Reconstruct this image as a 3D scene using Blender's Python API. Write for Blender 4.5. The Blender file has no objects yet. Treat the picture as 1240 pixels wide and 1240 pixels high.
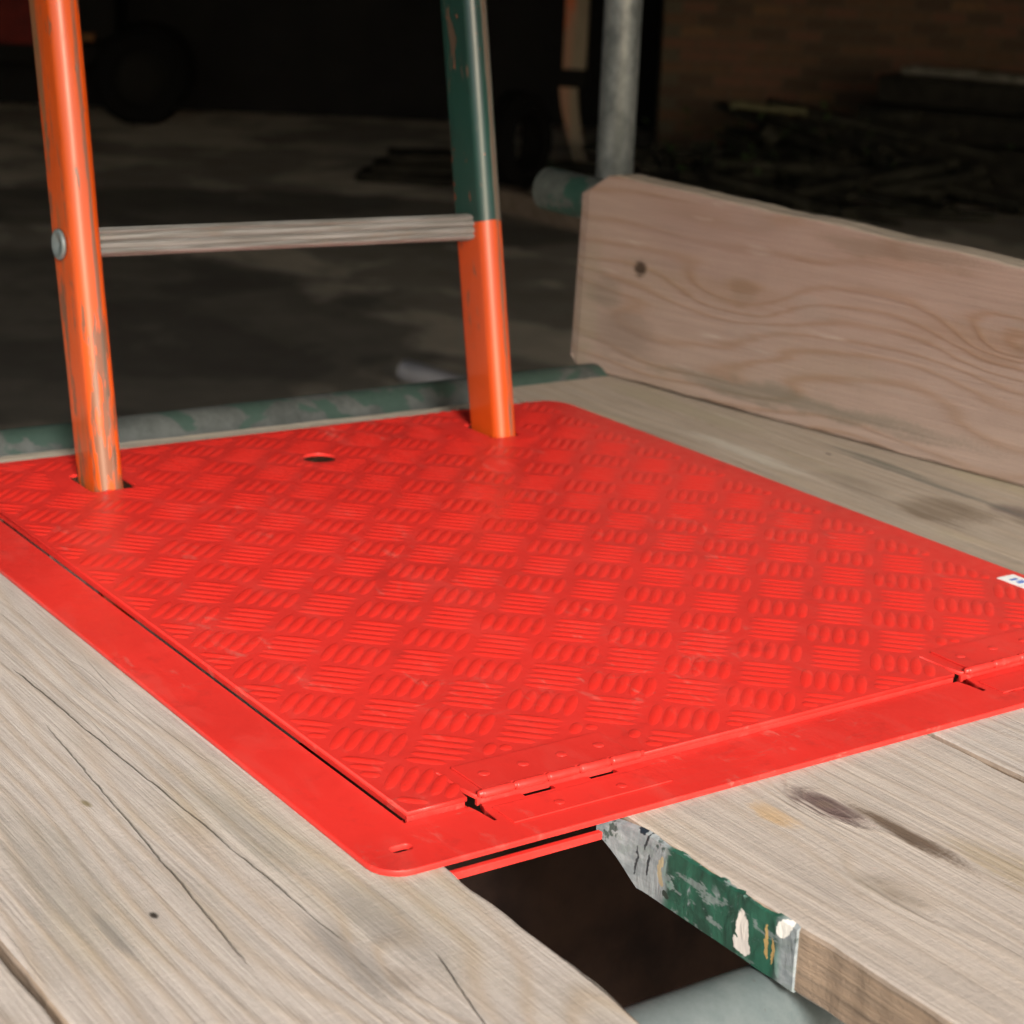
import bpy, bmesh, math, random
from mathutils import Vector, Matrix, noise
random.seed(7)
P = 0.061                      # tread pitch of the plate, the unit the deck is laid out in (metres)
C = bpy.context.scene.collection
S = bpy.context.scene
R = math.radians

# ------------------------------------------------------------------ camera, sky, sun, exposure
yaw, pitch, roll = R(34.8895), R(16.9908), R(2.4104)
fw = Vector((math.sin(yaw)*math.cos(pitch), math.cos(yaw)*math.cos(pitch), -math.sin(pitch)))
rt = Vector((math.cos(yaw), -math.sin(yaw), 0)); up = rt.cross(fw)
rt2 = math.cos(roll)*rt + math.sin(roll)*up; up2 = -math.sin(roll)*rt + math.cos(roll)*up
CAM = Vector((-13.1832, -19.1461, 7.5041))*P
cd = bpy.data.cameras.new('camera'); cam = bpy.data.objects.new('camera', cd); C.objects.link(cam)
m = Matrix((rt2, up2, -fw)).transposed().to_4x4(); m.translation = CAM; cam.matrix_world = m
cd.sensor_width = 26.0; cd.lens = 26.0*2371.24/1240; cd.clip_start = 0.02; cd.clip_end = 200
cd.dof.use_dof = True; cd.dof.focus_distance = 1.14; cd.dof.aperture_fstop = cd.lens/5.3
S.camera = cam

SUN_AZ, SUN_EL = R(198), R(28)          # where the light comes from, clockwise from +Y
w = bpy.data.worlds.new('World'); S.world = w; w.use_nodes = True
nt = w.node_tree; bg = nt.nodes['Background']; sky = nt.nodes.new('ShaderNodeTexSky')
sky.sky_type = 'NISHITA'; sky.sun_disc = False; sky.sun_elevation = SUN_EL; sky.sun_rotation = SUN_AZ
sky.air_density = 1.0; sky.dust_density = 3.0; sky.ozone_density = 0.6
nt.links.new(sky.outputs[0], bg.inputs[0]); bg.inputs[1].default_value = 0.05
sd = bpy.data.lights.new('sun', 'SUN'); sd.energy = 1.5; sd.angle = R(12); sd.color = (1, .95, .87)
sun = bpy.data.objects.new('sun', sd); C.objects.link(sun)
dirv = Vector((math.sin(SUN_AZ)*math.cos(SUN_EL), math.cos(SUN_AZ)*math.cos(SUN_EL), math.sin(SUN_EL)))
sun.rotation_euler = dirv.to_track_quat('Z', 'Y').to_euler()
S.view_settings.view_transform = 'Standard'; S.view_settings.look = 'None'
S.view_settings.gamma = 1; S.view_settings.use_curve_mapping = False
S.view_settings.exposure = 2.4
ROOF_V = -1.62                           # where the added, light-blocking shed roof begins, metres ahead of the camera

# ------------------------------------------------------------------ node helpers
class E:
    """a socket or number with arithmetic that builds nodes"""
    def __init__(s, t, v): s.t = t; s.v = v
    def op(s, k, *o):
        n = s.t.nodes.new('ShaderNodeMath'); n.operation = k
        for i, x in enumerate((s,)+o):
            x = x.v if isinstance(x, E) else x
            if isinstance(x, (int, float)): n.inputs[i].default_value = x
            else: s.t.links.new(x, n.inputs[i])
        return E(s.t, n.outputs[0])
    def __add__(s, o): return s.op('ADD', o)
    def __sub__(s, o): return s.op('SUBTRACT', o)
    def __mul__(s, o): return s.op('MULTIPLY', o)
    def abs(s): return s.op('ABSOLUTE')
    def sin(s): return s.op('SINE')
    def max(s, o): return s.op('MAXIMUM', o)
    def min(s, o): return s.op('MINIMUM', o)
    def pw(s, o): return s.op('POWER', o)
    def ss(s, a, b, x=0.0, y=1.0):         # smoothstep a..b to x..y
        n = s.t.nodes.new('ShaderNodeMapRange'); n.interpolation_type = 'SMOOTHSTEP'
        s.t.links.new(s.v, n.inputs[0])
        for i, q in enumerate((a, b, x, y)): n.inputs[i+1].default_value = q
        return E(s.t, n.outputs[0])

class Mat:
    def __init__(s, name):
        s.m = bpy.data.materials.new(name); s.m.use_nodes = True; s.t = s.m.node_tree
        s.b = s.t.nodes['Principled BSDF']
        tc = s.t.nodes.new('ShaderNodeTexCoord'); s.co = tc.outputs['Object']
        sp = s.t.nodes.new('ShaderNodeSeparateXYZ'); s.t.links.new(s.co, sp.inputs[0])
        s.x, s.y, s.z = (E(s.t, sp.outputs[i]) for i in range(3))
    def geo(s, which='Normal'):
        tc = s.t.nodes.new('ShaderNodeTexCoord'); sp = s.t.nodes.new('ShaderNodeSeparateXYZ')
        s.t.links.new(tc.outputs['Normal'], sp.inputs[0]); return [E(s.t, sp.outputs[i]) for i in range(3)]
    def noise(s, sc=(1, 1, 1), scale=1.0, det=3, rough=.5, seed=0.0, dist=0.0, vec=None):
        mp = s.t.nodes.new('ShaderNodeMapping'); mp.inputs['Scale'].default_value = sc
        s.t.links.new(vec or s.co, mp.inputs[0])
        n = s.t.nodes.new('ShaderNodeTexNoise'); n.noise_dimensions = '4D'
        s.t.links.new(mp.outputs[0], n.inputs['Vector']); n.inputs['W'].default_value = seed
        n.inputs['Scale'].default_value = scale; n.inputs['Detail'].default_value = det
        n.inputs['Roughness'].default_value = rough; n.inputs['Distortion'].default_value = dist
        return E(s.t, n.outputs[0])
    def col(s, c):
        n = s.t.nodes.new('ShaderNodeRGB'); n.outputs[0].default_value = (*c, 1); return n.outputs[0]
    def mix(s, f, a, b, mode='MIX'):
        n = s.t.nodes.new('ShaderNodeMix'); n.data_type = 'RGBA'; n.blend_type = mode
        f = f.v if isinstance(f, E) else f
        if isinstance(f, (int, float)): n.inputs[0].default_value = f
        else: s.t.links.new(f, n.inputs[0])
        for i, q in ((6, a), (7, b)):
            if isinstance(q, tuple): n.inputs[i].default_value = (*q, 1)
            else: s.t.links.new(q, n.inputs[i])
        return n.outputs[2]
    def set(s, **k):
        for key, v in k.items():
            i = s.b.inputs[{'color': 'Base Color', 'rough': 'Roughness', 'metal': 'Metallic', 'spec': 'Specular IOR Level'}[key]]
            if isinstance(v, E): v = v.v
            if isinstance(v, (int, float)): i.default_value = v
            elif isinstance(v, tuple): i.default_value = (*v, 1)
            else: s.t.links.new(v, i)
        return s
    def bump(s, h, dist=.001, strength=1.0):
        n = s.t.nodes.new('ShaderNodeBump'); n.inputs['Distance'].default_value = dist
        n.inputs['Strength'].default_value = strength
        s.t.links.new(h.v, n.inputs['Height'])
        s.t.links.new(n.outputs[0], s.b.inputs['Normal']); return s

def wood(name, seed, light=(.435, .392, .365), dark=(.245, .218, .20), tint=(.33, .29, .19), ring=(.30, .225, .155),
         ring_amt=.30, ring_freq=55, warp=2.2, knots=(), cracks=(), stains=(), weather=1.0, ring_pow=2.4, crack_amt=1.0, mud=.5, edge=((.25, .165, .10), (.13, .085, .052))):
    """sawn timber: u across = x, v along = y, all lengths in metres"""
    M = Mat(name)
    wob = M.noise((1, .22, 1), 9, 2, .5, seed) * 1.0
    wob2 = M.noise((1, .08, 1), 42, 3, .55, seed+3)
    F = M.x*ring_freq + wob*warp*4 + wob2*1.1 + M.z*ring_freq*.6
    core = None
    for (ku, kv, kr, ks) in knots:
        du = (M.x-ku+(wob2-.5)*kr*1.5)*(1/kr); dv = (M.y-kv+(wob-.5)*kr*4)*(1/(kr*2.6))
        d2 = du*du + dv*dv
        g = (d2*-1.0).op('EXPONENT')
        F = F + g*(ks*1.8)
        c = (du*du + dv*dv*3.5 + (wob2-.5)*.35).ss(.0, .20, 1, 0)
        core = c if core is None else core.max(c)
    rings = (F*6.283).sin()*.5 + .5
    rings = rings.pw(ring_pow)
    fib = M.noise((1, .014, 1), 560, 3, .7, seed+1)
    fib2 = M.noise((1, .03, 1), 190, 4, .65, seed+2)
    saw = M.noise((.06, 1, 1), 420, 2, .6, seed+21)
    blot = M.noise((1, .45, 1), 11, 4, .6, seed+5)
    blot2 = M.noise((1, .35, 1), 30, 4, .65, seed+6)
    tone = fib.ss(.40, .62)*.42 + fib2.ss(.38, .62)*.42 + blot2.ss(.38, .66)*.30 + saw.ss(.4, .62)*blot.ss(.45, .6)*.16
    grit = M.noise((1, .55, 1), 520, 4, .75, seed+31)
    tone = tone + (grit-.5)*1.1
    col = M.mix((tone*.66*weather).max(0.0).min(1.0), light, dark)
    col = M.mix(rings*ring_amt*blot.ss(.25, .75, .35, 1), col, ring)
    col = M.mix(blot.ss(.52, .74)*.55*mud, col, tint)
    g2 = M.noise((1, .3, 1), 17, 3, .6, seed+8)
    col = M.mix(g2.ss(.58, .72)*.45*mud, col, (.20, .195, .18))
    pale = M.noise((1, .12, 1), 60, 3, .6, seed+9)
    col = M.mix(pale.ss(.62, .72)*.30, col, (.50, .47, .42))
    for (su, sv, ru, rv, amt, c) in stains:
        du = (M.x-su+(blot2-.5)*ru*3.2+(fib2-.5)*ru*2.0)*(1/ru); dv = (M.y-sv+(wob-.5)*rv*1.6+(grit-.5)*rv)*(1/rv)
        k = (du*du+dv*dv).ss(.0, 1.25, 1, 0)*amt*fib2.ss(.25, .6, .7, 1)*1.15
        col = M.mix(k, col, c)
    # drying checks: thin wandering lines along the grain
    ck = M.noise((1, .05, 1), 26, 3, .5, seed+11)
    msk = M.noise((1, .3, 1), 7, 2, .5, seed+12)
    line = (ck-.5).abs().ss(.0, .0032, 1, 0)*msk.ss(.54, .62)*crack_amt*.55
    for (u0, v0, u1, v1, wd) in cracks:
        t = ((M.y-v0)*(1/(v1-v0)))
        wv = M.noise((0, 1, 0), 16, 4, .6, seed+13+u0*9)
        dx = (M.x-u0-t*(u1-u0)-(wv-.5)*.006).abs()
        ends = t.ss(0, .06)*t.ss(.94, 1.0, 1, 0)
        line = line.max(dx.ss(wd*.15, wd*.7, 1, 0)*ends*wv.ss(.35, .6, .25, .85))
    col = M.mix(line*.75, col, (.07, .055, .04))
    speck = M.noise((1, .5, 1), 150, 3, .6, seed+15)
    col = M.mix(speck.ss(.70, .76)*.55, col, (.10, .09, .075))
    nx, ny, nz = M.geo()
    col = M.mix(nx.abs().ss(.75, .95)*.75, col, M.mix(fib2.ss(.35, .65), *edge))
    if core is not None: col = M.mix(core*.28, col, (.16, .12, .085))
    h = grit*.4 + fib*.5 + fib2*.7 + saw*.15 + rings*.3 + blot2*.35 - line*1.8
    M.set(color=col, rough=.85, spec=.15).bump(h, .0013, 1.0)
    return M.m

def paint_red(name, seed=0.0, dusty=.5, bars=False):
    M = Mat(name)
    a = M.noise(scale=7, det=4, seed=seed); b = M.noise(scale=90, det=3, seed=seed+1)
    c = M.noise((1, .3, 1), 35, 4, .6, seed+2, dist=1.0)
    col = M.mix(a.ss(.3, .7), (.60, .027, .021), (.50, .024, .019))
    if bars: col = M.mix(M.z.ss(.00003, .0003), col, (.63, .024, .017))
    col = M.mix(c.ss(.48, .72)*dusty*.5, col, (.50, .060, .048))
    sc = M.noise((1, .35, 1), 70, 5, .75, seed+7, dist=.4); sm = M.noise(scale=6, det=3, seed=seed+8)
    col = M.mix(sc.ss(.56, .68)*sm.ss(.45, .62)*.55, col, (.50, .13, .105))
    scr_ = M.noise((.08, 1, 1), 60, 3, .6, seed+9)
    col = M.mix((scr_-.5).abs().ss(0, .004, 1, 0)*sm.ss(.52, .6)*.5, col, (.42, .10, .08))
    gr_ = M.noise(scale=28, det=5, rough=.7, seed=seed+11)
    col = M.mix(gr_.ss(.54, .70)*.45, col, (.32, .020, .017))
    sp = M.noise(scale=230, det=2, seed=seed+4)
    col = M.mix(sp.ss(.74, .78)*.5, col, (.22, .02, .015))
    r = b.ss(.3, .7, .30, .42) + c.ss(.4, .7)*.12
    brush = M.noise((1, .12, 1), 160, 3, .6, seed+5)
    M.set(color=col, rough=r, spec=.35).bump(a*.9+b*.12+brush*.10, .0012, .7)
    return M.m

def chipped(name, base, under, seed=0, amt=.60, wear=None, rough=.3, green_above=None):
    """old ladder paint: chips, scratches and a worn strip down the front"""
    M = Mat(name)
    a = M.noise((1, 1, .25), 60, 4, .6, seed); b = M.noise((1, 1, .10), 180, 3, .6, seed+1)
    c = M.noise((1, 1, .6), 9, 3, .5, seed+2)
    col = M.mix(c.ss(.3, .7), base, tuple(q*.8 for q in base))
    if green_above is not None:
        gz = green_above[0]
        e = M.noise(scale=25, det=2, seed=seed+5)
        g = (M.z + (e-.5)*.012 - gz).ss(-.0008, .0008)
        gc = M.mix(c.ss(.35, .7), (.006, .042, .032), (.010, .032, .027))
        ch = (M.noise((1, 1, .4), 85, 4, .6, seed+9)+b*.25).ss(.765, .785)
        gc = M.mix(ch, gc, (.36, .075, .03))
        gc = M.mix((M.x-.0055+(b-.5)*.006).abs().ss(.0028, .0045, 1, 0)*b.ss(.25, .45, .3, 1)*.8, gc, (.13, .115, .10))
        col = M.mix(g, col, gc)
    chip = (a*.7+b*.5).ss(amt, amt+.03)
    col = M.mix(chip*.8, col, under)
    # strip rubbed down on the front face, local x is across the stile
    nx, ny, nz = M.geo()
    face = ny.ss(-.3, -.6)
    st = (M.x-(.0040)+(b-.5)*.004).abs().ss(.0010, .0026, 1, 0)*b.ss(.34, .5, .35, 1)
    col = M.mix(st*face*.8, col, (.10, .075, .055))
    side = nx.ss(-.8, -.97)
    sg = M.noise((1, 1, .12), 30, 3, .6, seed+7)
    if wear: col = M.mix(side*sg.ss(.52, .60)*.75, col, (.11, .095, .05))
    M.b.inputs['Coat Weight'].default_value = .5; M.b.inputs['Coat Roughness'].default_value = .12
    M.set(color=col, rough=b.ss(.3, .7, rough, rough+.14), spec=.3).bump(chip*-.6+b*.2+c*.8, .0006, .6)
    return M.m

def metal(name, c1, c2, rough=.45, metallic=.7, seed=0, stretch=(1, 1, 1), paint=None):
    M = Mat(name)
    a = M.noise(stretch, 60, 4, .65, seed); b = M.noise(stretch, 12, 3, .5, seed+1)
    col = M.mix((a*.6+b*.4).ss(.35, .65), c1, c2)
    met = metallic
    if paint:
        pc, thr = paint
        f = (M.noise(scale=22, det=4, seed=seed+2, dist=.6)).ss(thr, thr+.03)
        col = M.mix(f, col, pc); met = f.ss(0, 1, metallic, 0)
    sp = M.noise(scale=140, det=2, seed=seed+6)
    col = M.mix(sp.ss(.7, .76)*.5, col, (.08, .07, .06))
    M.set(color=col, metal=met, rough=a.ss(.3, .7, rough-.08, rough+.14)).bump(a, .0005, .5)
    return M.m

def plain(name, c1, c2=None, rough=.8, scale=20, seed=0, metallic=0, bump=.002):
    M = Mat(name); a = M.noise(scale=scale, det=5, rough=.65, seed=seed)
    M.set(color=M.mix(a.ss(.3, .7), c1, c2 or tuple(q*.6 for q in c1)), rough=rough, metal=metallic, spec=.08).bump(a, bump, .6)
    return M.m

# ------------------------------------------------------------------ object helpers
def obj(name, bm, mat, parent=None, smooth=False, loc=None):
    if isinstance(bm, bmesh.types.BMesh):
        me = bpy.data.meshes.new(name); bm.to_mesh(me); bm.free()
    else: me = bm
    if smooth:
        for p in me.polygons: p.use_smooth = True
    if mat is not None:
        me.materials.clear(); me.materials.append(mat)
    o = bpy.data.objects.new(name, me); C.objects.link(o)
    if parent: o.parent = parent
    if loc is not None: o.location = loc
    return o
def tag(o, label, cat, group=None):
    o['label'] = label; o['category'] = cat
    if group: o['group'] = group
    return o
def thing(name, label, cat, loc=(0, 0, 0), group=None, rot=(0, 0, 0)):
    o = bpy.data.objects.new(name, None); C.objects.link(o); o.location = loc; o.rotation_euler = rot
    o.empty_display_size = .05
    return tag(o, label, cat, group)
def struct(o): o['kind'] = 'structure'; return o
def box(bm, x0, x1, y0, y1, z0, z1, bev=0, mat=None):
    r = bmesh.ops.create_cube(bm, size=1)
    vs = r['verts']
    for v in vs:
        v.co = Vector(((x0+x1)/2+v.co.x*(x1-x0), (y0+y1)/2+v.co.y*(y1-y0), (z0+z1)/2+v.co.z*(z1-z0)))
    if bev:
        es = list({e for v in vs for e in v.link_edges})
        r2 = bmesh.ops.bevel(bm, geom=es, offset=bev, segments=2, affect='EDGES', profile=.6)
        vs = list({v for f in r2['faces'] for v in f.verts} | {v for v in vs if v.is_valid})
    if mat is not None: bmesh.ops.transform(bm, matrix=mat, verts=[v for v in vs if v.is_valid])
    return vs
def B(): return bmesh.new()
def loft(bm, rings, closed=True, caps=True):
    rv = [[bm.verts.new(p) for p in r] for r in rings]; n = len(rv[0])
    for a, b in zip(rv, rv[1:]):
        for i in range(n if closed else n-1):
            bm.faces.new((a[i], a[(i+1) % n], b[(i+1) % n], b[i]))
    if caps: bm.faces.new(list(reversed(rv[0]))); bm.faces.new(rv[-1])
    bmesh.ops.recalc_face_normals(bm, faces=bm.faces[:])
def tube_bm(length, r, wall=.004, seg=40, bite=None):
    """hollow scaffold tube along +X, open at both ends"""
    bm = B(); pr = [(0, r-wall), (0, r-.0008), (.0008, r), (length-.0008, r), (length, r-.0008), (length, r-wall)]
    rings = [[(x, rr*math.cos(2*math.pi*k/seg), rr*math.sin(2*math.pi*k/seg)) for k in range(seg)] for x, rr in pr]
    rv = [[bm.verts.new(p) for p in q] for q in rings]
    for a, b in zip(rv, rv[1:]+rv[:1]):
        for i in range(seg): bm.faces.new((a[i], a[(i+1) % seg], b[(i+1) % seg], b[i]))
    bmesh.ops.recalc_face_normals(bm, faces=bm.faces[:])
    return bm
def place_x(o, a, b):
    """turn an object built along +X so it starts at a and points at b"""
    d = (Vector(b)-Vector(a)).normalized(); o.rotation_euler = d.to_track_quat('X', 'Z').to_euler(); o.location = a
def rrect(x0, x1, y0, y1, r, n=5):
    out = []
    for cx, cy, a0 in ((x1-r, y1-r, 0), (x0+r, y1-r, 90), (x0+r, y0+r, 180), (x1-r, y0+r, 270)):
        for k in range(n+1):
            a = R(a0+90*k/n); out.append((cx+r*math.cos(a), cy+r*math.sin(a)))
    return out
def plate(outlines, z0, z1, bev=.0004):
    """flat plate with holes, outlines in P units, z in P units"""
    cu = bpy.data.curves.new('tmp', 'CURVE'); cu.dimensions = '2D'; cu.fill_mode = 'BOTH'
    for ol in outlines:
        sp = cu.splines.new('POLY'); sp.points.add(len(ol)-1); sp.use_cyclic_u = True
        for p, (x, y) in zip(sp.points, ol): p.co = (x*P, y*P, 0, 1)
    cu.extrude = (z1-z0)*P/2-bev; cu.bevel_depth = bev; cu.bevel_resolution = 1; cu.offset = -bev
    o = bpy.data.objects.new('tmp', cu); C.objects.link(o)
    dg = bpy.context.evaluated_depsgraph_get(); me = bpy.data.meshes.new_from_object(o.evaluated_get(dg))
    bpy.data.objects.remove(o)
    me.transform(Matrix.Translation((0, 0, (z0+z1)/2*P)))
    return me

# ------------------------------------------------------------------ frames of reference for the yard
GZ = -1.0
U = Vector((math.cos(yaw), -math.sin(yaw), 0)); V = Vector((math.sin(yaw), math.cos(yaw), 0))
def yard(u, v, z=0): return Vector((CAM.x, CAM.y, 0)) + U*u + V*v + Vector((0, 0, z))
YR = -yaw                                # z rotation of something squared up with the yard

# ================================================================== GROUND
M = Mat('yard_concrete')
n1 = M.noise(scale=.55, det=6, rough=.62, seed=3.3); n2 = M.noise(scale=3.2, det=6, rough=.65, seed=4)
n3 = M.noise(scale=38, det=4, rough=.7, seed=5)
cg = M.mix(n2.ss(.35, .65), (.60, .56, .485), (.42, .395, .34))
cg = M.mix(n3.ss(.35, .7)*.4, cg, (.46, .43, .39))
wet = M.noise((1, 1, 1), 1.1, 5, .6, 1.7, dist=.7)
cg = M.mix(wet.ss(.46, .54)*.6, cg, (.115, .112, .105))
# the big oily patch nearest the deck and the band across the yard
def blob(cu, cv, ru, rv):
    c = yard(cu, cv); du = (M.x-c.x)*U.x + (M.y-c.y)*U.y; dv = (M.x-c.x)*V.x + (M.y-c.y)*V.y
    du = du*(1/ru); dv = dv*(1/rv)
    return (du*du+dv*dv+(n2-.5)*1.5+(n1-.5)*.8).ss(.85, 1.15, 1, 0)
cg = M.mix((blob(-1.9, 6.7, 1.55, 1.6).max(blob(-1.2, 9.6, 1.9, .8)))*.75, cg, (.085, .083, .080))
M.set(color=cg, rough=n2.ss(.3, .7, .7, .95), spec=.15).bump(n3*.5+n2*1.5, .006, .6)
bm = B(); bmesh.ops.create_grid(bm, x_segments=2, y_segments=2, size=60)
struct(obj('ground', bm, M.m, loc=(0, 0, GZ)))

# ================================================================== ADDED SHED, ITS UNSEEN TOP SHADES THE YARD AND FAR DECK
dark_board = plain('unlit_black_boards', (.010, .010, .011), (.006, .006, .007), .9, 2)
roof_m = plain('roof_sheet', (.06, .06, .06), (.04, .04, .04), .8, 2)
shed = thing('added_shed', 'added open-fronted shed, mostly unseen, shading the yard and far deck', 'shed', yard(-2, 8, GZ), rot=(0, 0, YR))
bm = B()                                 # out of view, added to block light: corrugated roof
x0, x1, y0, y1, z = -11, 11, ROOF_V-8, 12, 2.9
nx = 120
lo = []; hi = []
for i in range(nx+1):
    x = x0+(x1-x0)*i/nx; zz = z+.02*math.cos(i*math.pi)
    lo.append([bm.verts.new((x, y0, zz)), bm.verts.new((x, y1, zz))]); hi.append([bm.verts.new((x, y0, zz+.01)), bm.verts.new((x, y1, zz+.01))])
for i in range(nx):
    bm.faces.new((lo[i][0], lo[i][1], lo[i+1][1], lo[i+1][0])); bm.faces.new((hi[i][0], hi[i+1][0], hi[i+1][1], hi[i][1]))
obj('shade_roof', bm, roof_m, shed)
for k in range(16):                      # back wall of upright boards, coloured near-black for the unlit opening
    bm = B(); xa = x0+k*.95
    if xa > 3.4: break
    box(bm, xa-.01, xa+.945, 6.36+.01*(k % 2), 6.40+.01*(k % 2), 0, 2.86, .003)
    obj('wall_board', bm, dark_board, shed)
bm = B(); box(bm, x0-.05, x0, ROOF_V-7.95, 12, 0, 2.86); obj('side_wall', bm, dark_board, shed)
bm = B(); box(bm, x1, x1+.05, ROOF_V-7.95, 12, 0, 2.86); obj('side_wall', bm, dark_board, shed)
for px_, py_ in ((-10.8, ROOF_V-7.8), (10.8, ROOF_V-7.8)):
    bm = B(); box(bm, px_-.08, px_+.08, py_-.08, py_+.08, 0, 2.86, .004); obj('post', bm, plain('shed_post', (.1, .08, .06)), shed)

# brick wall
bw = thing('brick_wall', 'dark brown brick wall at the back right of the yard', 'wall', yard(.83, 12.75, GZ), rot=(0, 0, YR))
bmats = [plain('brick_red', (.115, .062, .044), (.088, .050, .036), .9, 30, 1), plain('brick_brown', (.098, .062, .042), (.078, .048, .032), .9, 30, 2),
         plain('brick_dark', (.072, .050, .036), (.054, .038, .028), .9, 30, 3), plain('brick_tan', (.13, .077, .046), (.09, .055, .034), .9, 30, 4)]
mort = plain('mortar', (.085, .072, .055), (.05, .045, .035), .95, 40)
bmeshes = []
for mm in bmats:
    bm = B(); box(bm, 0, .215, -.0, .1, 0, .065, .003); me = bpy.data.meshes.new('brick'); bm.to_mesh(me); bm.free(); me.materials.append(mm); bmeshes.append(me)
rb = random.Random(3)
far_bm = [B() for _ in bmats]
cnt = 0
for row in range(37):
    off = 0 if row % 2 else .1125
    for k in range(34):
        x = k*.225-off; zc = row*.075
        if x < 0: continue
        j = rb.choices(range(4), (4, 4, 3, 1.1))[0]; dy = rb.uniform(-.003, .003)
        if row < 13 and x < 3.9 and cnt < 300:
            o = bpy.data.objects.new('brick', bmeshes[j]); C.objects.link(o); o.parent = bw; o.location = (x, dy, zc+.005); cnt += 1
        else: box(far_bm[j], x, x+.215, dy, .1+dy, zc+.005, zc+.07)
for fb, mm in zip(far_bm, bmats): o = obj('brickwork', fb, mm, bw); o['kind'] = 'stuff'
bm = B(); box(bm, 0, 7.7, .006, .22, 0, 2.80); obj('mortar_bed', bm, mort, bw)

# ================================================================== THINGS LYING IN THE YARD
rubber = plain('tyre_rubber', (.004, .004, .005), (.003, .003, .003), .95, 60)
def lathe(bm, prof, seg=32, axis='Y'):
    rings = [[(r*math.cos(2*math.pi*k/seg), y, r*math.sin(2*math.pi*k/seg)) for k in range(seg)] for y, r in prof]
    rv = [[bm.verts.new(p) for p in q] for q in rings]
    for a, b in zip(rv, rv[1:]+rv[:1]):
        for i in range(seg): bm.faces.new((a[i], a[(i+1) % seg], b[(i+1) % seg], b[i]))
    bmesh.ops.recalc_face_normals(bm, faces=bm.faces[:])
def tyre_bm(r, wd, ri):
    bm = B(); h = wd/2
    lathe(bm, [(-h*.8, ri), (-h, ri+.25*(r-ri)), (-h, ri+.7*(r-ri)), (-h*.8, r-.01), (-h*.3, r), (h*.3, r), (h*.8, r-.01), (h, ri+.7*(r-ri)), (h, ri+.25*(r-ri)), (h*.8, ri), (h*.5, ri+.02), (-h*.5, ri+.02)])
    for k in range(36):                   # tread blocks
        a = 2*math.pi*k/36
        mt = Matrix.Rotation(a, 4, 'Y') @ Matrix.Translation((0, 0, r-.004))
        box(bm, -r*.05, r*.05, -h*.7, -h*.08, 0, .014, 0, mt); box(bm, -r*.05, r*.05, h*.08, h*.7, 0, .014, 0, mt)
    return bm
def wheel(parent, loc, r, wd, rotz=0):
    t = obj('wheel', tyre_bm(r, wd, r*.58), rubber, parent, loc=loc); t.rotation_euler = (0, 0, rotz)
    bm = B(); lathe(bm, [(-wd*.25, r*.56), (-wd*.32, r*.575), (-wd*.1, r*.3), (-wd*.3, r*.12), (-wd*.3, .005), (wd*.2, .005), (wd*.2, r*.56)])
    obj('rim', bm, plain('wheel_rim', (.007, .007, .007), (.005, .005, .005), .8, 30), t, True)
    return t
# spare tyre leaning by the post
ty = thing('old_tyre', 'black worn tyre standing on end behind the right ladder stile', 'tyre', yard(-.05, 10.9, GZ), rot=(0, 0, YR+1.05))
obj('tread_and_sidewall', tyre_bm(.26, .17, .155), rubber, ty, True, loc=(0, 0, .265))
# low handcart with red hood panel at the far left
mach = thing('yard_trailer', 'black two-wheeled trailer with a red side panel in the dark far left', 'trailer', yard(-3.15, 13.6, GZ), rot=(0, 0, YR+.1))
bk = plain('black_steel', (.006, .006, .006), (.004, .004, .004), .8, 20)
bm = B(); box(bm, -.75, .45, -.3, .5, .38, .50, .01); box(bm, -.75, .35, -.25, .45, .52, .9, .02); obj('body', bm, bk, mach)
bm = B(); box(bm, -.72, -.12, -.33, -.305, .50, .80, .01); obj('side_panel', bm, plain('dull_red', (.09, .008, .006), (.05, .005, .005), .6, 12), mach)
bm = B(); box(bm, -.7, -.64, -.28, -.22, 0, .38, .004); obj('prop_leg', bm, plain('dull_red_leg', (.10, .012, .01)), mach)
wheel(mach, (.52, -.33, .31), .31, .17, .25); wheel(mach, (.52, .5, .31), .31, .17, .25)
bm = B(); box(bm, .10, .22, -.33, -.31, .53, .585, .006); obj('reflector', bm, plain('amber_plastic', (.10, .04, .01), (.06, .03, .01), .5), mach)

# timber post with peeling orange paint
post = thing('timber_post', 'narrow timber post with peeling orange paint between ladder and galvanised pole', 'post', yard(.27, 12.3, GZ), rot=(0, 0, YR-.1))
M = Mat('peeling_post'); a = M.noise((1, 1, .3), 14, 4, .6, 2)
c = M.mix((M.x*22+a*2).ss(.35, 1.0), (.34, .085, .035), (.14, .115, .085)); c = M.mix((M.z*1.2+a*1.2).ss(1.75, 1.45)*.7, c, (.17, .145, .11)); M.set(color=c, rough=.8)
bm = B(); box(bm, -.07, .07, -.05, .05, .56, 2.4, .006); obj('upper_post', bm, M.m, post)
bm = B(); box(bm, -.085, .085, -.06, .06, .45, .555, .006); obj('iron_strap', bm, bk, post)
bm = B()
rings = []
for k in range(9):
    t = k/8; zz = .45*(1-t); xo = -.03+.10*t**1.5; hw = .055-.015*t
    rings.append([(xo-hw, -.045, zz), (xo+hw, -.045, zz), (xo+hw, .045, zz), (xo-hw, .045, zz)])
loft(bm, rings); obj('post_foot', bm, M.m, post)

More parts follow.
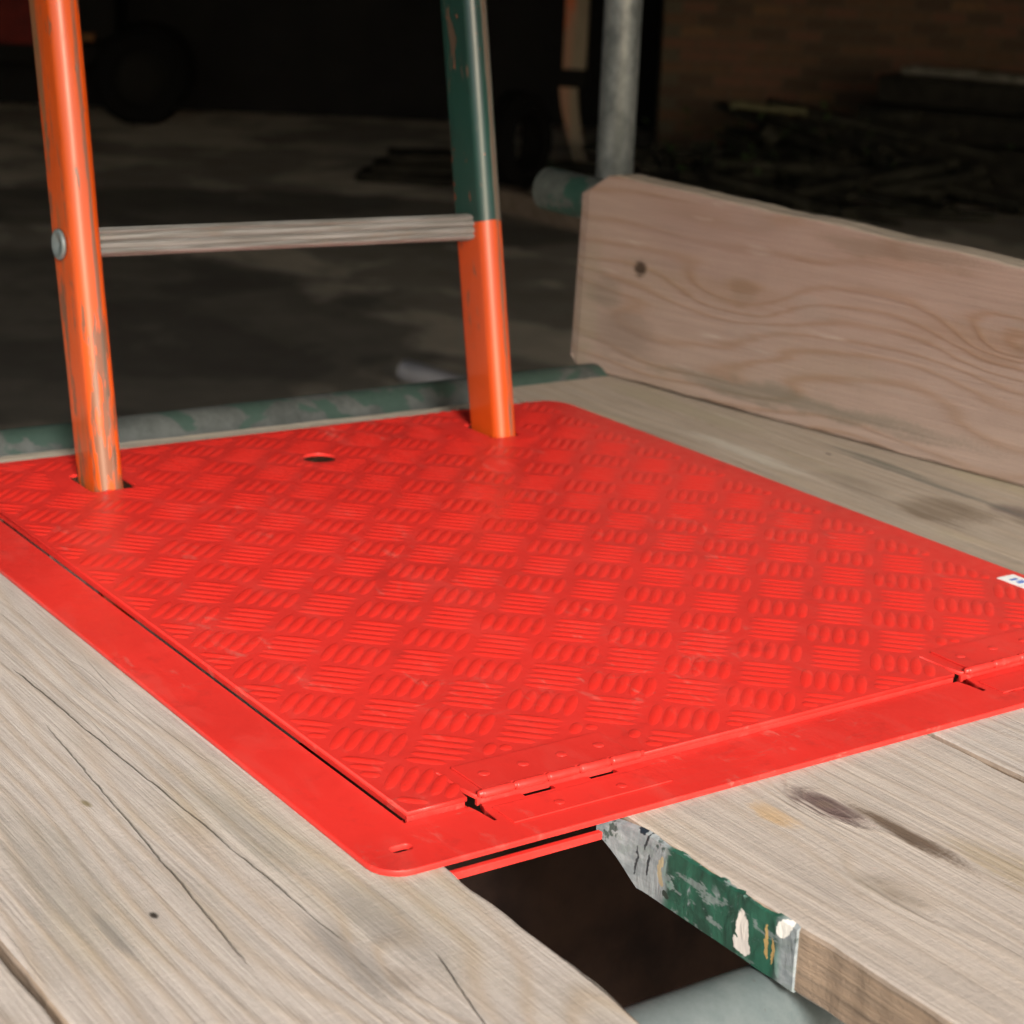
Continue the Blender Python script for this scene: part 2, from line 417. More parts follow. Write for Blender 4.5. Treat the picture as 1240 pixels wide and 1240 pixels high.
# sawn beams: a stack on the right, one on the ground left of the toe board, a low stack on the ground
def beam(name, label, cat, u, v, z, L, wd, h, ang, mat, group=None, tilt=0):
    bm = B(); rings = []
    rr = random.Random(hash((round(u, 3), round(z, 3))) & 255)
    for k in range(7):
        t = -L/2+L*k/6; j = rr.uniform(-.004, .004)
        b = .008
        rings.append([(t, -wd/2+b, j), (t, wd/2-b, j), (t, wd/2, j+b), (t, wd/2, j+h-b), (t, wd/2-b, j+h), (t, -wd/2+b, j+h), (t, -wd/2, j+h-b), (t, -wd/2, j+b)])
    loft(bm, rings)
    o = obj(name, bm, mat, loc=yard(u, v, GZ+z)); o.rotation_euler = (0, tilt, YR+ang)
    return tag(o, label, cat, group)
old_beam = plain('tarred_timber', (.020, .019, .016), (.008, .008, .007), .85, 12)
old_beam2 = plain('grey_timber', (.15, .145, .13), (.06, .058, .05), .85, 12)
gb = 'dark beams stacked against the brick wall'
ga = R(-33)
rows = [(0.0, 2.75, 11.0, old_beam, 'bottom front beam of the dark timber stack by the brick wall'),
        (0.0, 3.05, 11.35, old_beam, 'bottom rear beam of the dark timber stack by the brick wall'),
        (.165, 2.80, 10.95, old_beam, 'second layer front beam of the dark timber stack'),
        (.165, 3.10, 11.30, old_beam, 'second layer rear beam of the dark timber stack'),
        (.33, 2.93, 11.0, old_beam, 'third layer front beam of the dark timber stack'),
        (.33, 3.24, 11.3, old_beam, 'third layer rear beam of the dark timber stack'),
        (.495, 3.05, 11.05, old_beam, 'fourth layer beam under the pale plank of the stack')]
for zz, uu, vv, mt, lab in rows: beam('timber_beam', lab, 'beam', uu, vv, zz, 2.3, .28, .155, ga, mt, gb)
beam('timber_beam', 'pale weathered plank lying on top of the dark timber stack', 'plank', 3.12, 11.1, .655, 2.2, .20, .05, ga, old_beam2, gb)
beam('timber_beam', 'brown beam lying on the yard ground between ladder and toe board', 'beam', .42, 9.35, 0, 2.0, .14, .12, R(-52), plain('brown_beam', (.19, .15, .125), (.09, .075, .06), .85, 14))
for k in range(3):
    beam('timber_offcut', ('lowest', 'middle', 'top')[k]+' board of the low black pile left of the green stile', 'board', -.62+.04*k, 11.0, .06*k, .62-.08*k, .3, .05, .1*k-.1, old_beam, 'low black pile of boards')
# heap of rubble and weeds behind the toe board
rub = B(); rr = random.Random(11)
for k in range(240):
    u = rr.gauss(1.75, .62); v = rr.gauss(11.3, .45); hh = max(0, .42-.22*abs(u-1.75)-.3*abs(v-11.4))
    s_ = rr.uniform(.02, .08)
    mt = Matrix.Translation(yard(u, v, GZ+rr.uniform(0, hh))) @ Matrix.Rotation(rr.uniform(0, 6), 4, Vector((rr.random(), rr.random(), rr.random())))
    if k % 3 == 0:
        mt = Matrix.Translation(yard(u*.9+.4, v, GZ+rr.uniform(.05, max(.1, hh+.05)))) @ Matrix.Rotation(YR+rr.gauss(-.45, .35), 4, 'Z') @ Matrix.Rotation(rr.gauss(0, .12), 4, 'Y')
        L_ = rr.uniform(.2, .7); box(rub, -L_, L_, -.05, .05, -.02, .02, 0, mt)
    else: box(rub, -s_, s_, -s_*.7, s_*.7, -s_*.5, s_*.5, 0, mt)
o = obj('rubble_heap', rub, plain('dark_rubble', (.030, .030, .024), (.010, .010, .009), .9, 8)); o['kind'] = 'stuff'
tag(o, 'dark heap of rubble at the foot of the brick wall', 'rubble')
wd = B()
for k in range(170):
    u = rr.gauss(1.25, .42); v = rr.gauss(10.8, .3); zz = GZ+rr.uniform(.05, .48)
    c0 = yard(u, v, zz); a = rr.uniform(0, 6.28); d = Vector((math.cos(a), math.sin(a), rr.uniform(-.2, .9)))*rr.uniform(.03, .08); e = d.cross(Vector((0, 0, 1))).normalized()*rr.uniform(.008, .02)
    vs = [wd.verts.new(c0), wd.verts.new(c0+d*.5+e), wd.verts.new(c0+d), wd.verts.new(c0+d*.5-e)]; wd.faces.new(vs)
o = obj('weeds', wd, plain('weed_leaf', (.045, .075, .030), (.025, .045, .02), .7, 10)); o['kind'] = 'stuff'
tag(o, 'dark green weeds growing over the rubble behind the toe board', 'weeds')
beam('timber_offcut', 'short yellowish board lying on top of the weeds and rubble', 'board', 1.32, 11.0, .47, .42, .1, .035, -.12, plain('yellow_board', (.11, .105, .06), (.05, .05, .03)), tilt=.05)
# pipe on the ground just beyond the deck
pipe = obj('grey_pipe', tube_bm(1.5, .036, .005), metal('pipe_grey', (.62, .62, .68), (.48, .48, .53), .6, 0, 5), smooth=True)
place_x(pipe, yard(-.36, 6.15, GZ+.04), yard(.55, 5.15, GZ+.04)); tag(pipe, 'grey pipe lying on the ground just beyond the green tube', 'pipe')

# ================================================================== SCAFFOLD TUBES
TR = .395*P
galv = metal('galvanised', (.17, .20, .205), (.11, .14, .145), .5, .35, 1)
green_old = metal('green_painted_tube', (.072, .080, .077), (.036, .042, .040), .65, .1, 8, paint=((.022, .045, .036), .47))
green_dark = metal('dull_green_tube', (.15, .17, .155), (.08, .095, .085), .65, .1, 12, paint=((.025, .085, .062), .5))
def tube(a, b, mat, label, group='scaffold tubes under and beside the deck', name='scaffold_tube'):
    a = Vector(a)*P; b = Vector(b)*P
    o = obj(name, tube_bm((b-a).length, TR), mat, smooth=True); place_x(o, a, b); return tag(o, label, 'scaffold tube', group)
DT = -.13                                 # top of the boards, P units
TH = .62
tz = DT-TH-.402
tube((-36, 7.60, -.36), (10.2, 7.60, -.36), green_old, 'green painted tube with worn grey patches along the far end of the deck')
tube((-36, -8.62, tz), (8.9, -8.62, tz), galv, 'pale galvanised tube crossing the opening under the front boards')
tube((-36, -22, tz), (9.6, -22, tz), galv, 'galvanised tube under the front end of the deck, behind the viewer')
tube((-36, 6.45, tz), (10, 6.45, tz), galv, 'galvanised tube under the far ends of the boards')
lz = tz-.80
tube((-11.5, -24, lz), (-11.5, 8.6, lz), galv, 'galvanised tube running lengthwise under the left boards')
tube((9.35, -24, lz), (9.35, 8.3, lz), galv, 'galvanised tube running lengthwise under the toe board')
def upright(x, y, z1, label, mat=galv): return tube((x, y, GZ/P+.1), (x, y, z1), mat, label, 'upright scaffold poles', 'scaffold_pole')
upright(12.14, 13.93, 29, 'tall galvanised pole standing behind the corner of the toe board', metal('galvanised_dull', (.17, .185, .188), (.055, .065, .067), .45, .4, 3, (.5, 1, 1)))
upright(-12.4, 7.9+.5, -1.0, 'short galvanised pole carrying the far left of the deck')
upright(-12.4, -22.9, -1.0, 'short galvanised pole carrying the near left of the deck')
upright(10.25, -22.9, -1.0, 'short galvanised pole carrying the near right of the deck')
tube((8.05, 10.6, 2.66), (13.45, -24, 1.0), green_dark, 'dull green tube whose end shows left of the toe board corner', name='guard_tube')

# ================================================================== BOARDS
def board(name, label, x0, x1, y0, y1, mat, zt=DT, th=TH, seed=0, rough=.0011, left=None, right=None, tip=None, group='scaffold boards of the deck', n=110):
    """board along Y, P units; left/right are optional functions of y giving an inset"""
    cx = (x0+x1)/2; cy = (y0+y1)/2; hw = (x1-x0)/2*P; b = .0028; rings = []
    for k in range(n+1):
        y = (y0+(y1-y0)*k/n); v = (y-cy)*P
        jl = noise.noise(Vector((seed, y*.9, 0)))*rough*1.6+noise.noise(Vector((seed, y*4, 5)))*rough*.8
        jr = noise.noise(Vector((seed+9, y*.9, 0)))*rough*1.6+noise.noise(Vector((seed+9, y*4, 5)))*rough*.8
        jz = noise.noise(Vector((seed, y*.3, 20)))*.0012
        l = -hw+jl+(left(y)*P if left else 0); r = hw+jr-(right(y)*P if right else 0)
        zt_ = jz; zb = -th*P+jz+(tip(y)*P if tip else 0)
        bl = b*(1+.6*noise.noise(Vector((seed, y*2, 7)))); br = b*(1+.6*noise.noise(Vector((seed, y*2, 8))))
        e = .002 if k in (0, n) else 0
        rings.append([(l+e, v, zb+b), (l+b, v, zb+e), (r-b, v, zb+e), (r-e, v, zb+b), (r-e, v, zt_-br), (r-br*.35, v, zt_-br*.3), (r-br, v, zt_-e), (l+bl, v, zt_-e), (l+bl*.35, v, zt_-bl*.3), (l+e, v, zt_-bl)])
    bm = B(); loft(bm, rings)
    o = obj(name, bm, mat, loc=Vector((cx, cy, zt))*P)
    return tag(o, label, 'plank', group)
def LC(x0, x1, y0, y1):                   # P-unit world to local metres converter of a board
    cx = (x0+x1)/2; cy = (y0+y1)/2
    return lambda x, y: ((x-cx)*P, (y-cy)*P)
Y0 = -24
grey = (.115, .10, .085)
# board C, left of the hatch
bx = (-8.68, -5.07, Y0, 7.05); f = LC(*bx)
mC = wood('board_wood_c', 1.3, ring_amt=.5, knots=[(*f(-6.35, -8.0), .020, 1.1), (*f(-5.7, -9.6), .03, 1.2)],
          cracks=[(*f(-6.84, -2.3), *f(-7.22, -7.4), .0011), (*f(-6.62, -.8), *f(-6.42, -7.5), .0011), (*f(-5.03, -7.0), *f(-5.16, -9.9), .0017), (*f(-5.9, -7.9), *f(-6.6, -11), .0009)],
          stains=[(*f(-6.52, -7.55), .012, .05, .5, (.14, .13, .12)), (*f(-7.5, -6.33), .0025, .004, .95, (.03, .025, .02)), (*f(-7.2, -4.2), .003, .006, .8, (.16, .13, .07)), (*f(-7.9, -6.5), .004, .03, .5, (.15, .15, .15)), (*f(-6.0, -7.3), .016, .06, .4, (.17, .16, .145)), (*f(-7.9, -5.2), .02, .09, .35, (.20, .19, .17)), (*f(-6.2, -5.2), .012, .07, .35, (.17, .165, .15))], mud=.5, crack_amt=.35)
board('scaffold_board', 'long grey board on the left of the red hatch, with drying cracks', *bx, mC, seed=1, n=220, right=lambda y: .05*max(0, noise.noise(Vector((3, y*1.3, 1))))+(.12 if y < -9 else 0)*min(1, (-9-y)))
bx = (-12.45, -8.745, Y0, 6.9)
board('scaffold_board', 'pale board at the bottom left corner of the photograph, beyond a dark joint', *bx, wood('board_wood_b', 5.1, mud=.5), seed=2)
bx = (-16.3, -12.6, Y0, 7.1)
board('scaffold_board', 'third board to the left of the red hatch', *bx, wood('board_wood_a', 9.1, mud=.5), seed=3)
bx = (-20.1, -16.45, Y0, 7.0)
board('scaffold_board', 'leftmost board of the deck', *bx, wood('board_wood_h', 13.1, mud=.5), seed=4)
# board D, right of the opening, painted band on its side
bx = (-3.18, .60, Y0, -6.60); f = LC(*bx)
mD = wood('board_wood_d', 21.7, light=(.43, .378, .340), knots=[(*f(-1.45, -7.5), .010, 1.3), (*f(-2.1, -9.2), .014, 1.0)],
          stains=[(*f(-1.48, -7.55), .013, .032, 1.0, (.115, .08, .075)), (*f(-1.22, -8.35), .009, .055, 1.0, (.11, .08, .06)), (*f(-.9, -9.2), .014, .05, .45, (.25, .19, .10)), (*f(-2.1, -9.15), .014, .03, .5, (.22, .185, .15)), (*f(-2.0, -7.5), .01, .02, .5, (.42, .26, .10))], mud=.6)
board('scaffold_board', 'board with a dark knot stain and a green and grey painted edge at the opening', *bx, mD, seed=5, n=320,
      left=lambda y: .012, tip=lambda y: .36*max(0, (y+7.02)/.48))
bx = (.66, 4.42, Y0, -6.1)
board('scaffold_board', 'board running out of the bottom right corner, right of the painted edge board', *bx, wood('board_wood_e', 31.2, mud=.7), seed=6)
bx = (4.78, 8.9, Y0, 7.72); f = LC(*bx)
mF = wood('board_wood_f', 44.4, light=(.345, .292, .24), dark=(.19, .157, .125), knots=[(*f(7.39, -1.81), .015, 1.4), (*f(6.6, 3.8), .009, .8)],
          stains=[(*f(7.39, -1.81), .016, .03, .75, (.12, .095, .09)), (*f(7.1, 1.66), .0022, .005, .95, (.02, .018, .015)), (*f(7.35, .2), .005, .16, .55, (.075, .085, .075)), (*f(6.9, 5), .02, .12, .5, (.27, .24, .17)), (*f(6.6, -1.4), .03, .05, .7, (.14, .105, .075)), (*f(7.2, -2.8), .02, .06, .6, (.15, .12, .09)), (*f(6.0, 2.2), .012, .10, .6, (.40, .37, .32)), (*f(6.3, .3), .02, .05, .45, (.17, .14, .11)), (*f(7.5, 1.2), .006, .08, .6, (.06, .07, .06))], mud=1.2)
board('scaffold_board', 'wide board between the hatch and the standing toe board', *bx, mF, seed=7, n=160)
# cross board at the far end
bm = B()
bx = (-.58, .58, -4.85, 4.85)
o = board('cross_board', 'narrow board lying crosswise beyond the far edge of the hatch', -.56, .56, -4.87, 4.87, wood('board_wood_x', 51.9, light=(.40, .36, .29)), seed=8)
o.rotation_euler = (0, 0, R(90-1.8)); o.location = Vector((-.12, 6.22, DT))*P
# toe board standing on edge
hT = 3.42
bxT = (-hT/2, hT/2, -16, 16)
def ft(x, y, z): return ((z-DT-hT/2)*P, (y-7.72+16)*P)
mT = wood('toe_board_wood', 62.3, light=(.305, .232, .197), dark=(.20, .150, .127), tint=(.235, .19, .135), ring=(.20, .115, .066), ring_amt=.58, ring_pow=4.0, ring_freq=40, warp=2.3, weather=.8,
          knots=[(*ft(7.3, 4.0, 1.75), .034, 1.1), (*ft(7.7, -1.3, 1.85), .026, 1.7)],
          stains=[(*ft(7.2, 6.2, 1.85), .010, .010, 1.0, (.05, .035, .025)), (*ft(7.2, 3.0, .25), .012, .25, .6, (.12, .115, .09)), (*ft(7.2, 7.0, 1.3), .02, .03, .5, (.15, .125, .10)), (*ft(7.2, 1.0, 2.9), .01, .12, .5, (.16, .12, .09)), (*ft(7, 5, 2.6), .04, .12, .45, (.24, .175, .155)), (*ft(7.1, 4.2, 1.75), .018, .10, .25, (.20, .125, .075)), (*ft(7.7, -1.0, 1.85), .02, .12, .3, (.20, .115, .065)), (*ft(7, 6.6, .6), .03, .05, .5, (.16, .12, .10)), (*ft(7, 7.4, 1), .09, .02, .4, (.22, .19, .14))], mud=.55, crack_amt=0.0, edge=((.42, .37, .30), (.30, .26, .21)))
tb = board('toe_board', 'brown toe board standing on edge along the right side of the deck', *bxT, mT, zt=0, th=.62, seed=9, n=160, group='toe boards',
           right=lambda y: max(0, y-15.35)*.6+max(0, 15.2-y)*.036, left=lambda y: max(0, (y-15.8))*.8)
tb['category'] = 'toe board'; del tb['group']
# local +X (across) -> up, local +Y along the deck, local +Z (top face) -> faces the hatch
ang = math.atan2(8.36-7.06, 7.91+.46)
ydir = Vector((-math.sin(ang), math.cos(ang), 0)); xdir = Vector((0.03, 0, 1)).normalized()
zdir = xdir.cross(ydir).normalized()
mt = Matrix((xdir, ydir, zdir)).transposed().to_4x4()
mt.translation = (Vector((7.0, 8.22, DT+hT/2-.005)) - ydir*16)*P
tb.matrix_world = mt

# painted steel-grey band wrapped on the edge of board D
M = Mat('painted_band')
n = M.noise((1, 1.0, .6), 55, 4, .65, 2.5, dist=.8); n2 = M.noise((1, .35, 1), 190, 3, .6, 7.5); n3 = M.noise((1, .9, .45), 75, 3, .6, 9.5, dist=.5)
cb = M.mix(n2.ss(.35, .7), (.25, .275, .29), (.15, .175, .19))
wy = M.noise((1, 1, 1), 45, 4, .7, 12.5); wz = M.noise((1, 1, 1), 45, 4, .7, 17.5)
yl = M.y*(1/P) + (wy-.5)*.22                            # local y runs 0 (opening end) to 2.1 toward the viewer, negative
greenm = (yl*-1.0).ss(.40, .52)*((yl*-1.0).ss(1.88, 2.0, 1, 0))*n.ss(.33, .42)
gc = M.mix(n3.ss(.4, .66), (.016, .085, .055), (.008, .035, .024))
gc = M.mix(n3.ss(.62, .66)*.8, gc, (.14, .26, .22))
cb = M.mix(greenm, cb, gc)
scz = M.noise((1, .35, 1), 120, 4, .7, 23.5)
cb = M.mix(scz.ss(.56, .60)*.75, cb, (.17, .20, .20)); cb = M.mix(wy.ss(.60, .64)*scz.ss(.4, .5)*.8, cb, (.01, .03, .022))
cb = M.mix(n.ss(.66, .69)*((yl*-1.0).ss(.3, .7, .9, .3)), cb, (.03, .03, .03))
def mark(y0, z0, ry, rz, slant=0):
    dy = (yl+y0+(M.z*(1/P)-z0)*slant)*(1/ry); dz = (M.z*(1/P)+(wz-.5)*.3-z0)*(1/rz)
    return (dy*dy+dz*dz+(n2-.5)*.7).ss(.8, 1.0, 1, 0)
cb = M.mix(mark(1.50, -.33, .075, .20, -.15), cb, (.62, .57, .53))
cb = M.mix(mark(1.50, -.46, .11, .07), cb, (.60, .56, .53))
cb = M.mix(mark(1.98, -.10, .07, .10, .3), cb, (.66, .65, .62))
cb = M.mix(mark(1.80, -.30, .02, .16)*.9, cb, (.42, .27, .10)); cb = M.mix(mark(1.87, -.36, .02, .12)*.9, cb, (.42, .27, .10))
cb = M.mix(mark(.40, -.30, .03, .16)*.8, cb, (.38, .30, .17)); cb = M.mix(mark(.47, -.5, .05, .04), cb, (.02, .03, .025))
cb = M.mix(mark(.07, -.33, .015, .13), cb, (.03, .035, .04)); cb = M.mix(mark(.22, -.33, .02, .12), cb, (.02, .025, .03)); cb = M.mix(mark(.18, -.1, .02, .10, .3), cb, (.02, .025, .03)); cb = M.mix(mark(.10, -.04, .06, .03), cb, (.01, .02, .03))
M.set(color=cb, rough=n.ss(.3, .7, .45, .7), spec=.4).bump(n+n3*.6, .0016, .8)
bm = B(); rings = []
for k in range(31):
    t = k/30; y = -6.50-t*2.54
    x = -3.18-.012-.10*max(0, (y+7.3)/.8)**2; j = .008*noise.noise(Vector((y*5, 3, 3))); j2 = .02*noise.noise(Vector((y*4, 9, 3)))
    zt_ = DT-.035+j2; zb_ = DT-TH+.03+j2*.6
    e_ = max(0, (y+6.98)/.48); zt_ -= .10*e_*e_; zb_ += .34*e_**.8
    rings.append([(x+.05, y+j, zt_+.02), (x, y+j, zt_), (x-.004+j, y+j, (zt_+zb_)/2), (x, y+j, zb_), (x+.035, y+j, zb_-.02), (x+.05, y+j, zb_)])
rings = [[tuple(Vector(p)*P) for p in r] for r in rings]
loft(bm, rings)
dboard = [o for o in C.objects if o.get('label', '').startswith('board with a dark knot')][0]
band = obj('edge_band', bm, M.m)
for v in band.data.vertices: v.co -= Vector((-3.18, -6.92, DT))*P
band.parent = dboard; band.location = Vector((-3.18, -6.92, DT))*P-dboard.location
band['label'] = 'band of chipped green and grey paint on the board edge'

# added sheet below the deck, coloured near-black for the darkness in the opening
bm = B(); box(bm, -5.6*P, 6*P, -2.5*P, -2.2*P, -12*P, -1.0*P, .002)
tag(obj('added_dark_sheet', bm, plain('under_deck_shade_brown', (.020, .011, .008), (.004, .002, .002), .8, 9)), 'added sheet coloured near-black for the darkness under the deck, seen through the opening', 'sheet')

# ================================================================== ACCESS HATCH
red = paint_red('red_gloss_paint', 1.0); red2 = paint_red('red_gloss_frame', 8.0, .7)
hatch = thing('access_hatch', 'red painted steel hatch of tread plate set into the scaffold deck', 'hatch', (0, 0, 0))
LX0, LX1, LY0, LY1 = -4.97, 5.05, -5.97, 5.88
def lid_far(x): return LY1
sl = [(-4.22, -5.48), (1.80, -5.55)]
# lid outline, with a saw cut at the end of each hinge
ol = [(LX0, LY0), (-4.35, LY0), (-4.325, -5.75), (-4.322, -5.40), (-4.305, -5.40), (-4.30, -5.75), (-4.26, LY0),
      (1.80, LY0), (1.825, -5.75), (1.83, -5.42), (1.85, -5.42), (1.86, -5.75), (1.90, LY0), (LX1-.04, LY0), (LX1, LY0+.04)]
ol += [(LX1, 5.45), (LX1-.05, 5.65), (LX1-.16, 5.80), (LX1-.30, 5.87), (LX0+.02, 6.12), (LX0, 6.1)]
slotL = rrect(-3.62, -2.98, 4.22, 5.12, .10); slotR = rrect(2.74, 3.26, 4.22, 5.12, .10)
hole = [(-.12+.24*math.cos(a*math.pi/12), 4.42+.24*math.sin(a*math.pi/12)) for a in range(24)]
lid = obj('lid', plate([ol, slotL, slotR, hole], -.045, 0), red, hatch)
# tread pattern: groups of five lens shaped bars, alternately turned
tm = B()
nseg, nw = 8, 5
def bar(cx, cy, dx, dy, L, W, H):
    g = []
    for i in range(nseg+1):
        t = -1+2*i/nseg; hw = W*(1-abs(t)**2.6)**.5 if abs(t) < 1 else 0
        row = []
        for j in range(nw+1):
            s_ = -1+2*j/nw
            x = t*L; y = s_*hw; hgt = H*max(0, 1-abs(s_)**2.1)*(1-abs(t)**3)
            row.append(tm.verts.new(((cx+x*dx-y*dy)*P, (cy+x*dy+y*dx)*P, hgt*P-.00002)))
            if hw == 0 and j == 0: pass
        g.append(row)
    for i in range(nseg):
        for j in range(nw):
            try: tm.faces.new((g[i][j], g[i+1][j], g[i+1][j+1], g[i][j+1]))
            except ValueError: pass
q = math.sqrt(.5)
def inside(x, y):
    if not (LX0+.03 < x < LX1-.40 and LY0+.05 < y < LY1+.08): return False
    if -3.85 < x < -2.85 and 4.25 < y < 5.4: return False
    if 2.3 < x < 3.5 and 4.1 < y < 5.3: return False
    if (x+.12)**2+(y-4.4)**2 < .08: return False
    if -4.25 < x < -2.25 and y < -5.3: return False
    if 1.8 < x < 4.3 and y < -5.3: return False
    return True
for i in range(-6, 7):
    for j in range(-7, 8):
        for hx, hy, d in ((0, 0, 1), (.5, .5, 0)):
            cx, cy = i+hx, j+hy
            dx, dy = (q, -q) if d else (q, q)
            for k in range(-2, 3):
                bx_, by_ = cx-dy*k*.142, cy+dx*k*.142
                L = .30
                ts = [t_/12*L for t_ in range(-12, 13) if inside(bx_+dx*t_/12*L, by_+dy*t_/12*L)]   # bars cut off where the sheet was cut
                if len(ts) < 6: continue
                tm_, th_ = (ts[0]+ts[-1])/2, (ts[-1]-ts[0])/2
                bar(bx_+dx*tm_, by_+dy*tm_, dx, dy, th_, .064, .0092)
bmesh.ops.remove_doubles(tm, verts=tm.verts, dist=1e-6)
bmesh.ops.recalc_face_normals(tm, faces=tm.faces[:])
if sum(f_.normal.z for f_ in tm.faces) < 0: bmesh.ops.reverse_faces(tm, faces=tm.faces[:])
o = obj('tread_bars', tm, paint_red('red_paint_on_bars', 1.0, .35, True), lid, True); o['kind'] = 'stuff'
# frame
fo = rrect(-5.69, 5.0, -6.79, 5.85, .30, 6)
fi = [(-5.025, 5.4), (-5.025, -6.02), (-4.36, -6.02), (-4.335, -6.15), (-4.315, -6.36), (-4.295, -6.36), (-4.275, -6.15), (-4.24, -6.02),
      (-3.80, -6.02), (-3.80, -6.085), (-3.47, -6.085), (-3.47, -6.02), (-3.06, -6.02), (-3.06, -6.08), (-2.76, -6.08), (-2.76, -6.02),
      (1.80, -6.02), (1.83, -6.2), (1.84, -6.34), (1.88, -6.34), (1.90, -6.2), (1.93, -6.02), (4.4, -6.02), (4.4, 5.4)]
scr = rrect(-5.40, -5.20, -6.47, -6.36, .045, 4)
scr2 = rrect(2.02, 2.18, -6.50, -6.42, .035, 4)
frame = obj('frame', plate([fo, fi, scr, scr2], -.124, -.066, .0005), red2, hatch)
# downstand of the frame seen inside the opening: a red angle along the front edge and side cheeks
bm = B(); box(bm, -5.0*P, -3.33*P, -6.64*P, -6.58*P, -.375*P, -.30*P, .0006); obj('lower_rail', bm, red2, hatch)
for xx in (-5.03, 4.3):
    bm = B(); box(bm, xx*P, (xx+.05)*P, -6.3*P, 5.6*P, -.55*P, -.135*P); obj('side_cheek', bm, red2, hatch)
bm = B()
for xa, xb in ((-5.02, -4.3), (-2.6, 1.76), (1.98, 4.38)): box(bm, xa*P, xb*P, -6.0*P, -5.85*P, -.16*P, -.135*P)
obj('front_rebate', bm, red2, hatch)
bm = B()
for xa, xb in ((LX0, -4.37), (-4.24, 1.79), (1.91, LX1-.03)): box(bm, xa*P, xb*P, -5.968*P, -5.93*P, -.115*P, -.044*P, .0003)
box(bm, (LX0+.002)*P, (LX0+.035)*P, -5.92*P, 5.5*P, -.095*P, -.044*P, .0003)
obj('folded_lip', bm, red, lid)
bm = B(); box(bm, -5.42*P, -5.18*P, -6.44*P, -6.34*P, -.1288*P, -.1262*P)
obj('slot_shade', bm, plain('slot_shade_black', (.006, .005, .005)), frame)  # flat black plate, paints the dark inside the corner slot
# hinges
def hinge(x0, x1):
    n = 5; L = (x1-x0)/n; hg = B()
    box(hg, (x0+.06)*P, (x1-.06)*P, -5.93*P, -5.40*P, .001*P, .022*P, .0005)
    h = obj('hinge', hg, red, hatch)
    hg = B(); box(hg, (x0+.02)*P, (x1-.02)*P, -6.50*P, -6.15*P, -.066*P, -.054*P, .0004)
    obj('hinge_leaf', hg, red2, h)
    for k in range(n):
        bm = B(); r = .042*(1.02 if k % 2 else 1)*P; seg = 20
        rings = [[(x, rr*math.cos(2*math.pi*j/seg)-5.99*P, rr*math.sin(2*math.pi*j/seg)+.006*P) for j in range(seg)] for x, rr in
                 (((x0+k*L+.012)*P, r*.86), ((x0+k*L+.03)*P, r), ((x0+(k+1)*L-.03)*P, r), ((x0+(k+1)*L-.012)*P, r*.86))]
        loft(bm, rings); obj('knuckle', bm, red, h, True)
    bm = B(); seg = 14
    rings = [[(x*P, (rr*math.cos(2*math.pi*j/seg)-5.99)*P, (rr*math.sin(2*math.pi*j/seg)+.012)*P) for j in range(seg)] for x, rr in ((x0-.03, .02), (x0-.02, .03), (x1+.02, .03), (x1+.03, .02))]
    loft(bm, rings); obj('hinge_pin', bm, red, h, True)
    for k in range(4):
        xx = x0+.25+k*(x1-x0-.5)/3
        bm = B(); bmesh.ops.create_uvsphere(bm, u_segments=14, v_segments=8, radius=.055*P)
        for v in bm.verts: v.co.z *= .16
        obj('rivet', bm, red, h, True, loc=(xx*P, -5.66*P, .022*P))
    for k in range(2):
        xx = x0+.6+k*(x1-x0-1.1)
        bm = B(); bmesh.ops.create_uvsphere(bm, u_segments=14, v_segments=8, radius=.05*P)
        for v in bm.verts: v.co.z *= .14
        obj('rivet', bm, red2, h, True, loc=(xx*P, -6.36*P, -.053*P))
hinge(-4.22, -2.42); hinge(1.96, 3.96)
# little white sticker with blue print
st = B(); box(st, 4.64*P, 4.93*P, -4.75*P, -3.96*P, .0005*P, .006*P)
stk = obj('sticker', st, plain('white_vinyl', (.72, .72, .72), (.66, .66, .66), .4), lid)
bl = plain('blue_print', (.05, .13, .42), (.06, .12, .35), .5)
st = B()
for k in range(5):
    y = -4.10-.12*k
    box(st, 4.72*P, 4.84*P, (y-.028)*P, (y+.018)*P, .0065*P, .0095*P)
    if k % 2: box(st, 4.75*P, 4.87*P, (y+.035)*P, (y+.055)*P, .0065*P, .0095*P)
obj('print', st, bl, stk)

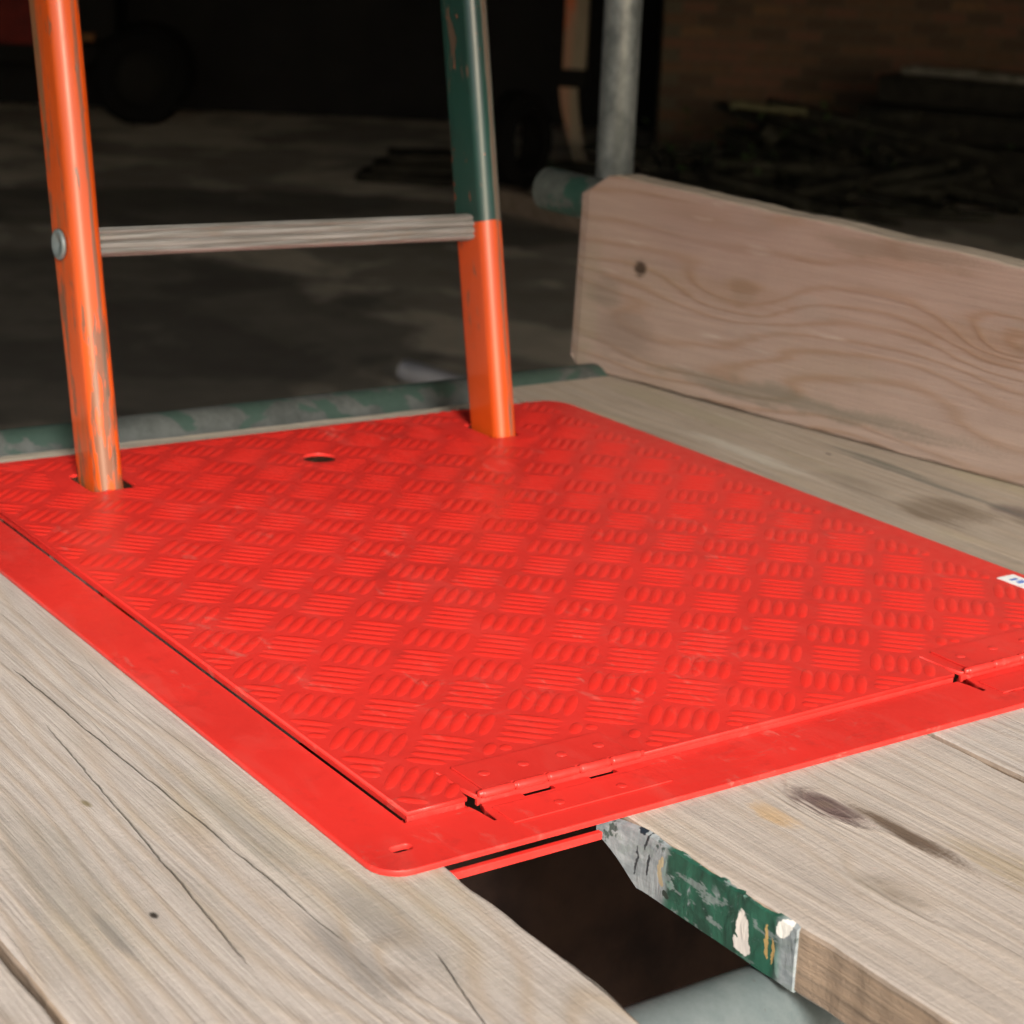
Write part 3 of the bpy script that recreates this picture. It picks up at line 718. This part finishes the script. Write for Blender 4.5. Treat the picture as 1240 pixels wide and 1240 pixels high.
# ================================================================== LADDER
TL = R(11.0)
lad = thing('ladder', 'orange ladder with one green stile standing up through the hatch', 'ladder', Vector((-.2, 4.66, 0))*P, rot=(-TL, 0, 0))
or_m = chipped('orange_paint', (.54, .074, .006), (.10, .07, .045), 1, .655, wear=True)
gr_m = chipped('orange_and_green_paint', (.52, .064, .005), (.10, .06, .04), 6, .70, wear=False, green_above=(3.13*P,))
def section(w_, d_, r, n=6):
    return rrect(-w_/2, w_/2, -d_/2, d_/2, r, n)
def stile(xc, mat, z0, z1, grow):
    bm = B(); rings = []
    for k in range(41):
        z = z0+(z1-z0)*k/40; g = 1+grow*max(0, min(z, 8))/6.3
        wv = .01*noise.noise(Vector((xc, z*.5, 0)))
        rings.append([((x*g+wv)*P, y*g*P, z*P) for x, y in section(.40, .83, .16, 8)])
    loft(bm, rings)
    me = bpy.data.meshes.new('stile'); bm.to_mesh(me); bm.free()
    for p in me.polygons: p.use_smooth = len(p.vertices) == 4
    return obj('stile', me, mat, lad, loc=(xc*P, 0, 0))
sL = stile(-3.13, or_m, -16.0, 27, .08); sR = stile(3.20, gr_m, -16.0, 27, .02)
sR['label'] = 'right stile painted green above the rung and orange below'
M = Mat('worn_rung'); a = M.noise((.03, 1, 1), 420, 3, .6, 3); b = M.noise((.3, 1, 1), 40, 4, .65, 4)
c = M.mix(a.ss(.35, .65), (.21, .21, .205), (.11, .105, .095)); c = M.mix(b.ss(.54, .68)*.5, c, (.15, .115, .085))
M.set(color=c, metal=.15, rough=.45).bump(a, .0006, .7); rung_m = M.m
def rung(z):
    bm = B(); rings = []; pts = []
    n = 144
    for k in range(n):
        a = 2*math.pi*k/n; ca, sa = math.cos(a), math.sin(a)
        p_ = 4.0; rr = (abs(ca)**p_+abs(sa)**p_)**(-1/p_)
        rr *= .192-.034*max(0, math.cos(a*12))**1.5
        pts.append((rr*ca, rr*sa))
    for k in range(9):
        x = -3.13+6.2*k/8
        rings.append([(x*P, (p[0])*P, (z+p[1]-.018*(x+3.13))*P) for p in pts])
    loft(bm, rings); r = obj('rung', bm, rung_m, lad)
    for s_, xx in ((-1, -3.13-.225), (1, 3.2+.203)):
        bm = B(); lathe(bm, [(0, .10*P), (0, .20*P), (-.03*P, .21*P), (-.055*P, .19*P), (-.06*P, .15*P), (-.02*P, .11*P), (-.015*P, .005*P), (0, .005*P)], 24)
        bmesh.ops.rotate(bm, verts=bm.verts, cent=(0, 0, 0), matrix=Matrix.Rotation(R(-90 if s_ < 0 else 90), 3, 'Z'))
        obj('rung_end', bm, galv, r, True, loc=(xx*P, 0, (z-(.11 if s_ > 0 else 0))*P))
    bm = B()
    rings = [[(x*P, p[0]*1.03*P, (z-.108+p[1]*1.03)*P) for p in pts] for x in (2.86, 2.97)]
    loft(bm, rings); obj('rung_collar', bm, rung_m, r)
for k in range(-4, 6):
    rung(3.17+4.6*k)
